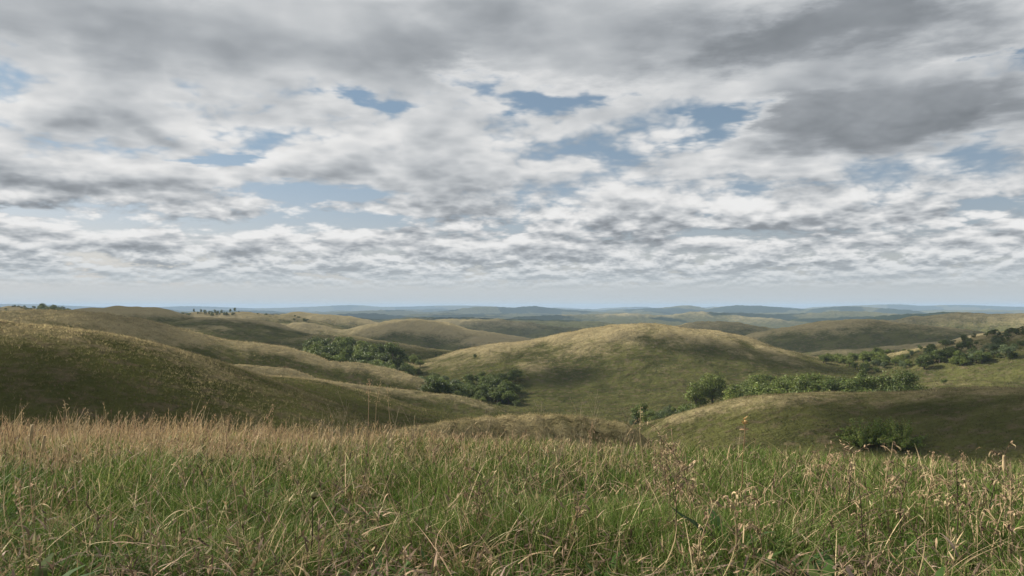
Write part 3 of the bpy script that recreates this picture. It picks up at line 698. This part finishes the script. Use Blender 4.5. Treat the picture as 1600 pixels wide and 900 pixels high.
def belt(n, xs, tops, bottoms, r0, r1, kinds, label, group, name='tree', cat='tree', hmin=2.5, hmax=11, wide=(1, 1.5)):
    for i in range(n):
        px = random.uniform(xs[0], xs[-1]); u = ((i + random.random()) / n)
        r = r1 + (r0 - r1) * u
        a = np.interp(px, xs, tops); b = np.interp(px, xs, bottoms)
        ty = a + (b - a) * u * random.uniform(.55, .95)
        h = top_z(px, ty, r) - foot(px, r).z
        h = min(max(h * 1.15, hmin), hmax) * random.choice((.7, .85, .95, 1.0, 1.08))
        put_tree(px, r, h, random.choice(kinds), label, group, name, cat, random.uniform(*wide))
def rank(items, i, what, key=0):
    words = ('leftmost', 'second from left', 'third from left', 'fourth from left', 'fifth from left', 'sixth from left', 'seventh from left', 'eighth from left', 'ninth from left',
             'tenth from left', 'eleventh from left', 'twelfth from left', 'thirteenth from left', 'fourteenth from left', 'fifteenth from left', 'sixteenth from left', 'seventeenth from left')
    order = sorted(range(len(items)), key=lambda k: items[k][key] if isinstance(items[k], tuple) else items[k])
    return '%s of the %s' % (words[order.index(i)], what)
def woodland():
    protos()
    belt(112, [474, 500, 530, 565, 600, 640, 662], [529, 519, 511, 514, 532, 553, 574], [562, 570, 578, 586, 590, 598, 604], 318, 430, ['dark', 'dark', 'mid', 'mid', 'light'], 
         'leafy green tree packed into the dense copse behind the pale ridge', 'trees of the dense copse behind the ridge', hmin=4.5, hmax=10)
    put_tree(615, 372, top_z(615, 531, 372) - foot(615, 372).z, 'dark', 'rounded dark tree standing taller than the copse at its right end', wide=.95, proto=0)
    belt(22, [648, 680, 712], [572, 578, 586], [590, 600, 606], 300, 345, ['mid', 'grey', 'light', 'grey'],
         'low greyish bush in the scrub joining the copse to the gully', 'scrub bushes between copse and gully', 'shrub', 'bush', 1.2, 6)
    for px, ty, w in ((679, 586, 1.3), (689, 590, 1.3), (668, 596, 1.0)):
        r = 264; put_tree(px, r, max(2.5, top_z(px, ty, r) - foot(px, r).z), 'dark', 'dark bush where the pale ridge runs down into the gully', 'dark bushes at the end of the ridge', 'shrub', 'bush', w)
    belt(44, [692, 720, 745, 765, 785, 808], [598, 588, 580, 566, 558, 563], [612, 614, 614, 608, 596, 584], 294, 335, ['dark', 'mid', 'mid'],
         'dark bushy tree in the gully left of the central hill', 'bushy trees of the gully by the central hill', 'tree', 'tree', 2.5, 6.5)
    belt(12, [712, 750, 790, 812], [604, 606, 596, 588], [614, 614, 610, 600], 286, 300, ['light', 'mid'],
         'bright green shrub at the lower fringe of the gully', 'bright shrubs fringing the gully', 'shrub', 'bush', 1.0, 2.6)
    put_tree(742, hit(742, 561, 300), 2.6, 'mid', 'single small shrub alone on the flank of the central hill', name='shrub', cat='bush')
    belt(14, [676, 700, 725, 748], [562, 556, 549, 545], [568, 563, 556, 550], 425, 470, ['mid', 'grey', 'dark'],
         'low hedge bush showing above the left shoulder of the central hill', 'hedge bushes behind the left shoulder of the central hill', 'shrub', 'bush', 1.5, 4.5)
    # right of the central hill
    for px, ty, r, k in ((1000, 626, 232, 'mid'), (1012, 636, 226, 'light'), (1022, 644, 220, 'mid')):
        put_tree(px, r, max(3, top_z(px, ty, r) - foot(px, r).z), k, 'green bush clump low between the near hills', 'bush clump low between the near hills', 'shrub', 'bush', 1.0)
    belt(26, [985, 1015, 1050, 1080], [646, 640, 632, 622], [664, 658, 646, 636], 215, 258, ['grey', 'dark', 'mid'],
         'grey green scrub bush at the right foot of the central hill', 'scrub at the right foot of the central hill', 'shrub', 'bush', 2.0, 11, (.8, 1.1))
    put_tree(1113, 262, top_z(1113, 579, 262) - foot(1113, 262).z, 'big', 'largest sunlit tree at the right foot of the central hill, with a broad lobed crown', proto=0, wide=1.05)
    put_tree(1087, 258, top_z(1087, 594, 258) - foot(1087, 258).z, 'light', 'paler tree leaning against the left side of the largest sunlit tree', wide=1.1)
    put_tree(1136, 256, top_z(1136, 604, 256) - foot(1136, 256).z, 'dark', 'dark small tree against the right side of the largest sunlit tree', wide=1.1)
    belt(64, [1148, 1165, 1200, 1250, 1300, 1335, 1360], [592, 584, 592, 578, 576, 579, 590], [612, 608, 608, 604, 604, 604, 604], 246, 300, ['mid', 'mid', 'light', 'light', 'dark'],
         'leafy tree in the long belt behind the near right hill', 'trees of the belt behind the near right hill', hmin=2.5, hmax=11)
    belt(14, [1330, 1380, 1430], [598, 594, 600], [610, 609, 609], 240, 262, ['light', 'grey', 'mid'],
         'low pale bush at the right end of the tree belt', 'low bushes at the end of the tree belt', 'shrub', 'bush', 1.5, 8, (.8, 1.2))
    put_tree(1348, 290, top_z(1348, 570, 290) - foot(1348, 290).z, 'dark', 'slim upright tree poking above the tree belt', wide=.42, proto=1)
    put_tree(1412, 268, top_z(1412, 569, 268) - foot(1412, 268).z, 'big', 'dark round crowned tree at the right end of the tree belt', proto=1, wide=1.0)
    put_tree(1383, 270, top_z(1383, 580, 270) - foot(1383, 270).z, 'dark', 'smaller dark tree directly left of the dark round crowned tree', wide=.8, proto=1)
    put_tree(1475, hit(1475, 601, 180), 2.2, 'mid', 'lone low bush on the flat shelf beyond the near right hill', name='shrub', cat='bush', wide=1.4)
    # wooded hillside on the right
    belt(60, [1285, 1320, 1360, 1395, 1420], [551, 546, 541, 541, 549], [560, 562, 564, 564, 566], 395, 448, ['light', 'mid', 'light'],
         'bright green bush in the band on the right hillside', 'bright bushes of the right hillside', 'shrub', 'bush', 1.5, 5)
    belt(70, [1330, 1400, 1450, 1500, 1600], [556, 548, 533, 526, 535], [574, 574, 566, 562, 556], 375, 440, ['grey', 'light', 'grey', 'mid'],
         'pale scrub bush on the slope below the dark wood', 'pale scrub bushes of the right hillside', 'shrub', 'bush', 1.0, 3.6)
    belt(96, [1440, 1470, 1500, 1540, 1570, 1640], [536, 528, 530, 517, 511, 512], [546, 546, 554, 554, 554, 552], 375, 436, ['dark', 'mid', 'mid', 'grey'],
         'dark leafy tree in the wood on the right hillside', 'trees of the wood on the right hillside', hmin=2.6, hmax=6.5)
    # distance
    for i in range(17):
        L_ = [302, 308, 313, 320, 326, 331, 335, 340, 345, 349, 353, 359, 362, 366, 318, 329, 338]; px = L_[i]; r = 930 + random.uniform(-15, 15)
        put_tree(px, r, random.uniform(3.4, 5.6), 'dark', rank(L_, i, 'small dark trees in the far skyline row'), 'row of trees on the far skyline', wide=random.uniform(.6, .9))
    belt(26, [260, 300, 380, 480], [487, 487, 487, 492], [489, 489, 489, 494], 915, 950, ['dark'],
         'low dark hedge bush along the far field edge', 'hedge bushes along the far field edge', 'shrub', 'bush', 1.5, 2.6, (1.5, 2.5))
    belt(26, [46, 60, 75, 95, 108], [480, 475, 474, 478, 482], [484, 484, 484, 484, 485], 860, 900, ['dark', 'mid'],
         'dark tree of the round clump on the left skyline', 'round clump of trees on the left skyline', hmin=3, hmax=9, wide=(1.2, 1.8))
    belt(14, [-10, 50], [480, 480], [483, 483], 870, 900, ['dark'],
         'low dark hedge bush on the left skyline', 'hedge bushes on the left skyline', 'shrub', 'bush', 2, 3, (1.5, 2.5))
    # two feathery bushes on the near right slope
    for px, tpy, w, lab in ((1350, 658, 7.5, 'feathery green bush with raked branches on the near right slope, the left one of two'), (1404, 659, 8.5, 'feathery green bush on the near right slope, the fuller right one of two')):
        r = max(hit(px + 10, 697, 30), 60.0); feather_bush(px, r, top_z(px, tpy, r), w, lab)
def feather_bush(px, r, ztop, width, label):
    P = foot(px, r); h = max(2.2, ztop - P.z)
    e = bpy.data.objects.new('shrub', None); C.objects.link(e); e.location = P; e['label'] = label; e['category'] = 'bush'
    g = Bag(); w = Bag()
    for i in range(60):
        a = rng.uniform(0, 6.28); el = rng.uniform(.30, 1.45); L = h * rng.uniform(.55, 1.05) * (1.1 if el > .9 else .9) * min(1.2, width / h * .5 / max(math.cos(el), .25))
        d = np.array((math.cos(a) * math.cos(el), math.sin(a) * math.cos(el), math.sin(el))); o0 = np.array((math.cos(a), math.sin(a), 0)) * width * .12
        t = np.linspace(0, 1, 6)[:, None]; pts = o0 + d * L * t + np.array((0, 0, -1)) * L * .12 * t ** 2 - (0, 0, .15)
        V, F = tube(pts, np.linspace(.03, .006, 6), 4); w.add(V, F, np.tile((.1, .08, .05), (len(V), 1)))
        n = 120; tt = rng.uniform(.15, 1.04, n)[:, None]; cpos = o0 + d * L * tt + np.array((0, 0, -1)) * L * .12 * tt ** 2
        cpos = cpos + rng.normal(0, .26, (n, 3)) * (1.15 - .6 * tt)
        col = np.clip(np.array((.21, .29, .06)) * rng.uniform(.7, 1.3) * (1 + .2 * rng.standard_normal((n, 1))), .01, .3)
        leaves(g, cpos, np.full(n, .15), np.tile(d * .6 + (0, 0, .4), (n, 1)), col)
    g.build('foliage', M_LEAF, e); w.build('branches', M_BARK, e)

# ------------------------------------------------------------------ single plants of the foreground
def curve_pts(h, lean, bend, yaw, n=9, wob=.006, seed=None):
    t = np.linspace(0, 1, n); out = (lean * t + bend * t ** 2.3) * h
    up = h * t; p = np.stack([np.cos(yaw) * out, np.sin(yaw) * out, up], -1)
    k = np.cumsum(rng.normal(0, wob, (n, 3)), 0) * h; k[0] = 0; k[:, 2] *= .3
    p += k; p[:, 2] *= h / p[-1, 2]; return p
def ribbon(path, w, col, side=None):
    path = np.asarray(path); n = len(path)
    s = rng.standard_normal(3) if side is None else np.asarray(side, float); s /= np.linalg.norm(s)
    ww = (w * np.sin(np.linspace(.12, 1, n) * math.pi * .97) ** .7)[:, None] / 2
    V = np.stack([path - s * ww, path + s * ww], 1).reshape(-1, 3); i = np.arange(n - 1)[:, None] * 2
    return V, (i + np.array([[0, 1, 3, 2]])), np.tile(col, (len(V), 1)) * rng.uniform(.8, 1.2, (len(V), 1))
def grains(g, centres, size, col):
    """small pointed seeds: six-sided double cones"""
    for c in centres:
        d = rng.standard_normal(3) * .5 + (0, 0, 1); d /= np.linalg.norm(d); L = size * rng.uniform(.8, 1.5)
        V, F = tube([c - d * L, c - d * L * .3, c + d * L * .3, c + d * L], [.0004, size * .38, size * .34, .0003], 5); g.add(V, F, np.tile(np.array(col) * rng.uniform(.75, 1.25), (len(V), 1)))
def weed(kind, px, tip, r, label, group=None, lean=.1, bend=.1, yaw=0.0, base_dx=0):
    P = foot(px + base_dx, r); h = max(.12, top_z(px, tip, r) - P.z)
    names = {'plume': ('grass_stalk', 'grass'), 'spike': ('grass_stalk', 'grass'), 'bud': ('bud_stalk', 'wildflower'), 'withered': ('withered_weed', 'dead weed'),
             'spray': ('wispy_weed', 'wild plant'), 'leafy': ('leafy_weed', 'wild plant'), 'flower': ('dry_flower', 'wildflower'), 'bare': ('grass_stalk', 'grass')}[kind]
    e = bpy.data.objects.new(names[0], None); C.objects.link(e); e.location = P - Vector((0, 0, .01)); e['label'] = label; e['category'] = names[1]
    if group: e['group'] = group
    if base_dx: lean = -base_dx / F_PX * r / h * 1.0; yaw = 0
    p = curve_pts(h, lean, bend, yaw); rr = np.linspace(1, .45, len(p))
    def stem(path, r0, col, nm='stem', bag=None):
        V, F = tube(path, r0 * np.linspace(1, .4, len(path)), 6); b = bag or Bag(); b.add(V, F, np.tile(np.array(col), (len(V), 1)) * rng.uniform(.85, 1.15, (len(V), 1)))
        if bag is None: b.build(nm, M_DRY, e, True)
    if kind in ('plume', 'bare', 'spike'):
        col = pick(1, [S1, S2, S3], [.45, .3, .25])[0]; stem(p, .0030 if r < 5 else .0036, col)
        b = Bag()
        if kind == 'plume':
            for k in range(26):
                t = rng.uniform(.76, 1.0); c = np.array([np.interp(t, np.linspace(0, 1, len(p)), p[:, j]) for j in range(3)])
                grains(b, [c + rng.normal(0, .008, 3) * (1.9 - t) * (1.6, 1.6, 1)], .0065, col * 1.05)
            b.build('seed_head', M_DRY, e)
        elif kind == 'spike':
            q_ = np.array([[np.interp(t, np.linspace(0, 1, len(p)), p[:, j]) for j in range(3)] for t in np.linspace(.84, 1.03, 8)])
            V, F = tube(q_, np.array([.002, .006, .008, .0085, .008, .007, .0055, .002]) * 1.0, 9); V += rng.normal(0, .0012, V.shape); b.add(V, F, np.tile(np.array((.60, .46, .27)), (len(V), 1)) * rng.uniform(.7, 1.2, (len(V), 1)))
            b.build('seed_head', M_DRY, e, True)
        # a withered leaf or two clasping the stem
        for k in range(2):
            i = rng.integers(2, 5); a = rng.uniform(0, 6.28); L = rng.uniform(.07, .16); t = np.linspace(0, 1, 6)[:, None]
            path = p[i] + t * np.array((math.cos(a), math.sin(a), .7)) * L + t ** 2 * np.array((0, 0, -.9)) * L
            b2 = Bag(); b2.add(*ribbon(path, .006, col)); b2.build('leaf', M_DRY, e)
    elif kind == 'bud':
        stem(p, .0042, (.06, .045, .03)); b = Bag(); bm = bmesh.new(); bmesh.ops.create_icosphere(bm, subdivisions=3, radius=.014)
        V = np.array([v.co[:] for v in bm.verts]) * (1, 1, .95); F = np.array([[v.index for v in f.verts] for f in bm.faces]); bm.free()
        V = V * (1 + .06 * np.sin(np.arctan2(V[:, 1], V[:, 0]) * 9))[:, None]; b.add(V + p[-1] + (0, 0, .008), F, np.tile(np.array((.32, .30, .15)), (len(V), 1))); b.build('bud', M_GRASS, e, True)
        b = Bag(); V, F = tube([p[-1] - (0, 0, .012), p[-1] - (0, 0, .004), p[-1] + (0, 0, .004)], [.004, .010, .013], 8); b.add(V, F, np.tile((.05, .04, .02), (len(V), 1))); b.build('calyx', M_DRY, e, True)
    elif kind == 'withered':
        dc = np.array((.085, .06, .042)) if rng.random() < .6 else S2 * .8
        stem(p, .0040, dc); lv = Bag(); br = Bag()
        for k in range(11):
            i = rng.integers(3, len(p)); a = rng.uniform(0, 6.28); L = h * rng.uniform(.10, .30); t = np.linspace(0, 1, 5)[:, None]
            path = p[i] + t * np.array((math.cos(a) * .8, math.sin(a) * .8, .8)) * L + t ** 2 * np.array((0, 0, -.35)) * L
            V, F = tube(path, .0018 * np.linspace(1, .5, 5), 5); br.add(V, F, np.tile(dc * 1.3, (len(V), 1)))
            for m_ in range(5):
                c = path[rng.integers(1, 5)] + rng.normal(0, .01, 3); aa = rng.uniform(0, 6.28); l = rng.uniform(.014, .036); tt = np.linspace(0, 1, 6)
                cur = np.stack([np.cos(aa) * np.sin(tt * 2.2) * l, np.sin(aa) * np.sin(tt * 2.2) * l, (1 - np.cos(tt * 2.2)) * -l * .6 + rng.normal(0, .003, 6)], -1) + c
                lv.add(*ribbon(cur, rng.uniform(.004, .010), pick(1, [S1 * .8, S3 * .7, S2 * .6, B1], [.25, .3, .25, .2])[0]))
        br.build('branches', M_DRY, e, True); lv.build('dead_leaves', M_DRY, e)
    elif kind == 'spray':
        col = np.array((.36, .30, .19)); stem(p, .0026, col); br = Bag(); sd_ = Bag()
        for k in range(12):
            i = rng.integers(3, len(p) - 1); a = rng.uniform(0, 6.28); L = h * rng.uniform(.12, .32); t = np.linspace(0, 1, 5)[:, None]
            path = p[i] + t * np.array((math.cos(a) * .45, math.sin(a) * .45, .9)) * L; V, F = tube(path, .0014 * np.linspace(1, .6, 5), 4); br.add(V, F, np.tile(col, (len(V), 1)))
            grains(sd_, [path[j] + rng.normal(0, .004, 3) for j in (2, 3, 4, 4)], .0045, col * .9)
        br.build('branches', M_DRY, e, True); sd_.build('seeds', M_DRY, e)
    elif kind == 'flower':
        stem(p, .0042, (.30, .19, .10)); b = Bag()
        for k in range(16):
            a = rng.uniform(0, 6.28); el = rng.uniform(-.2, 1.3); l = rng.uniform(.016, .034); tt = np.linspace(0, 1, 5)[:, None]
            d = np.array((math.cos(a) * math.cos(el), math.sin(a) * math.cos(el), math.sin(el))); path = p[-1] + (0, 0, rng.uniform(-.035, .01)) + d * l * tt + (0, 0, -.010) * tt ** 2
            b.add(*ribbon(path, .011, np.array((.55, .36, .16))))
        b.build('flower_head', M_DRY, e)
        b = Bag()
        for sgn in (-1, 1):
            t = np.linspace(0, 1, 6)[:, None]; path = p[-1] - (0, 0, .055) + t * np.array((sgn * .026, .012, .010)) + t ** 2 * np.array((0, 0, -.012)); b.add(*ribbon(path, .009, np.array((.45, .28, .16)), (0, .5, .8)))
        b.build('leaf', M_DRY, e)
    elif kind == 'leafy':
        for k in range(9):
            b = Bag(); a = k * 2.4 + rng.uniform(-.4, .4); L = h * rng.uniform(.75, 1.1); el = rng.uniform(.5, 1.25); t = np.linspace(0, 1, 8)[:, None]
            d = np.array((math.cos(a) * math.cos(el), math.sin(a) * math.cos(el), math.sin(el))); path = d * L * t + np.array((d[0], d[1], -.8)) * L * .35 * t ** 2.2
            sd2 = np.cross(d, (0, 0, 1)); b.add(*ribbon(path + np.cumsum(rng.normal(0, .05, path.shape), 0) * L * .5, L * .16, pick(1, [np.array((.065, .12, .03)), np.array((.05, .095, .03)), np.array((.11, .15, .045))], [.4, .4, .2])[0], sd2)); b.build('leaf', M_GRASS, e)
    return e
def weeds():
    W = weed
    W('bud', 487, 772, 3.6, 'dark straight stalk with one round pale green bud', lean=.02, bend=.02)
    W('flower', 1157, 652, 4.6, 'tall reddish stalk topped by a golden ragged flower head', lean=.02, bend=0)
    W('plume', 114, 624, 5.2, 'tall thin pinkish stalk rising high above the golden grass at the left', lean=.0, bend=-.06, base_dx=14)
    W('spike', 37, 662, 4.6, 'grass stalk with a thick bent tan spike, at the far left of the meadow', base_dx=20)
    W('spike', 54, 678, 4.6, 'shorter grass stalk with a fat upright tan spike beside the bent spike', base_dx=-2)
    W('spike', 1564, 708, 4.8, 'slender tan spike standing alone at the right edge of the meadow', lean=.01, bend=.01)
    W('plume', 985, 632, 6.0, 'red brown stalk leaning left against the bushy hollow', base_dx=30)
    W('bare', 1033, 665, 5.0, 'thick pale broken stalk slanting up to the left beside the golden plants', base_dx=40)
    L_ = ((268, 705, 3.8, 60), (355, 690, 4.2, 30), (170, 760, 3.5, 15), (440, 716, 4.0, 70), (586, 700, 4.3, 55), (715, 735, 3.8, 70), (30, 745, 3.6, 18), (90, 700, 4.2, -12), (240, 765, 3.2, 12), (560, 740, 3.7, 60), (820, 745, 3.9, 60), (930, 705, 4.4, 40))
    for i, (px, t, r, dx) in enumerate(L_):
        W('bare' if i % 3 else 'plume', px, t, r, rank(L_, i, 'long tan stalks arching through the near green grass'), 'long tan stalks arching through the near grass', base_dx=dx, bend=.02)
    L_ = ((505, 640, 6.2), (525, 628, 6.4), (533, 652, 6.0), (548, 640, 6.5), (575, 655, 6.3), (610, 650, 6.6), (640, 655, 6.4), (487, 655, 6.1), (560, 668, 5.8), (598, 670, 5.9))
    for i, (px, t, r) in enumerate(L_):
        W('spray', px, t, r, rank(L_, i, 'wispy pale weeds before the brown mound'), 'wispy weeds left of the brown mound', lean=random.uniform(-.1, .1), bend=random.uniform(-.1, .15))
    L_ = ((565, 590, 6.8), (586, 593, 6.9), (600, 602, 6.9))
    for i, (px, t, r) in enumerate(L_):
        W('plume', px, t, r, rank(L_, i, 'three very tall thin stalks before the ridge'), 'very tall thin stalks in front of the ridge', lean=.02, bend=.05, base_dx=random.uniform(-10, 25))
    L_ = ((905, 622, 7.2), (922, 618, 7.2), (842, 635, 7.0), (870, 655, 6.5), (755, 635, 6.8), (965, 648, 6.4))
    for i, (px, t, r) in enumerate(L_):
        W('spray', px, t, r, rank(L_, i, 'pale thin weeds in front of the brown mound'), 'pale thin weeds in front of the brown mound', lean=random.uniform(-.08, .08), bend=.05)
    L_ = ((1060, 672, 5.0), (1075, 690, 4.8), (1095, 700, 4.6), (1045, 700, 4.5), (1110, 712, 4.6), (1080, 730, 4.2))
    for i, (px, t, r) in enumerate(L_):
        W('withered', px, t, r, rank(L_, i, 'withered weeds clumped below the broken stalk'), 'withered weeds with curled tan leaves', lean=random.uniform(-.25, .1), bend=random.uniform(-.2, .2))
    L_ = ((1055, 742, 3.6), (1080, 790, 3.3), (1150, 770, 3.5), (890, 778, 3.6), (735, 755, 3.8), (745, 740, 3.9), (1190, 775, 3.6))
    for i, (px, t, r) in enumerate(L_):
        W('withered', px, t, r, rank(L_, i, 'dark dead stalks in the near green grass'), 'dark dead stalks in the near grass', lean=random.uniform(-.15, .15), bend=random.uniform(-.15, .15))
    L_ = ((1268, 697, 5.0), (1318, 705, 5.2), (1445, 712, 5.0), (1475, 705, 5.2), (1495, 722, 4.8), (1530, 695, 5.2), (1405, 735, 4.6), (1580, 735, 4.7), (1375, 705, 5.4), (1350, 760, 4.2), (1545, 760, 4.2))
    for i, (px, t, r) in enumerate(L_):
        W('withered', px, t, r, rank(L_, i, 'brown dead weeds along the right brow'), 'brown dead weeds at the right end of the brow', lean=random.uniform(-.15, .15), bend=random.uniform(-.1, .25))
    for i in range(46):
        px = [random.uniform(20, 470), random.uniform(1180, 1600), random.uniform(620, 1050)][i % 3 if i > 20 else 0]; r = random.uniform(5.5, 8.2)
        base = {0: 664, 1: 722, 2: 684}[i % 3 if i > 20 else 0]
        W('plume', px, random.gauss(base - 8, 11), r, 'tan grass stalk with a loose seed head standing just above the brow grass', 'seed headed stalks along the brow', lean=random.uniform(-.15, .2), bend=random.uniform(-.15, .3))
    L_ = ((405, 862, 3.1), (590, 838, 3.2), (660, 842, 3.2), (1240, 822, 3.4), (1190, 790, 3.5), (1345, 858, 3.0), (1550, 868, 3.0), (820, 868, 3.0), (30, 842, 3.2), (945, 842, 3.2), (1290, 838, 3.2), (1460, 850, 3.1), (1130, 765, 3.7))
    for i, (px, t, r) in enumerate(L_):
        W('leafy', px, t, r, rank(L_, i, 'broad leaved green weeds nearest the viewer'), 'broad leaved green weeds near the viewer')
meadow(); hill_grass()
woodland()
weeds()
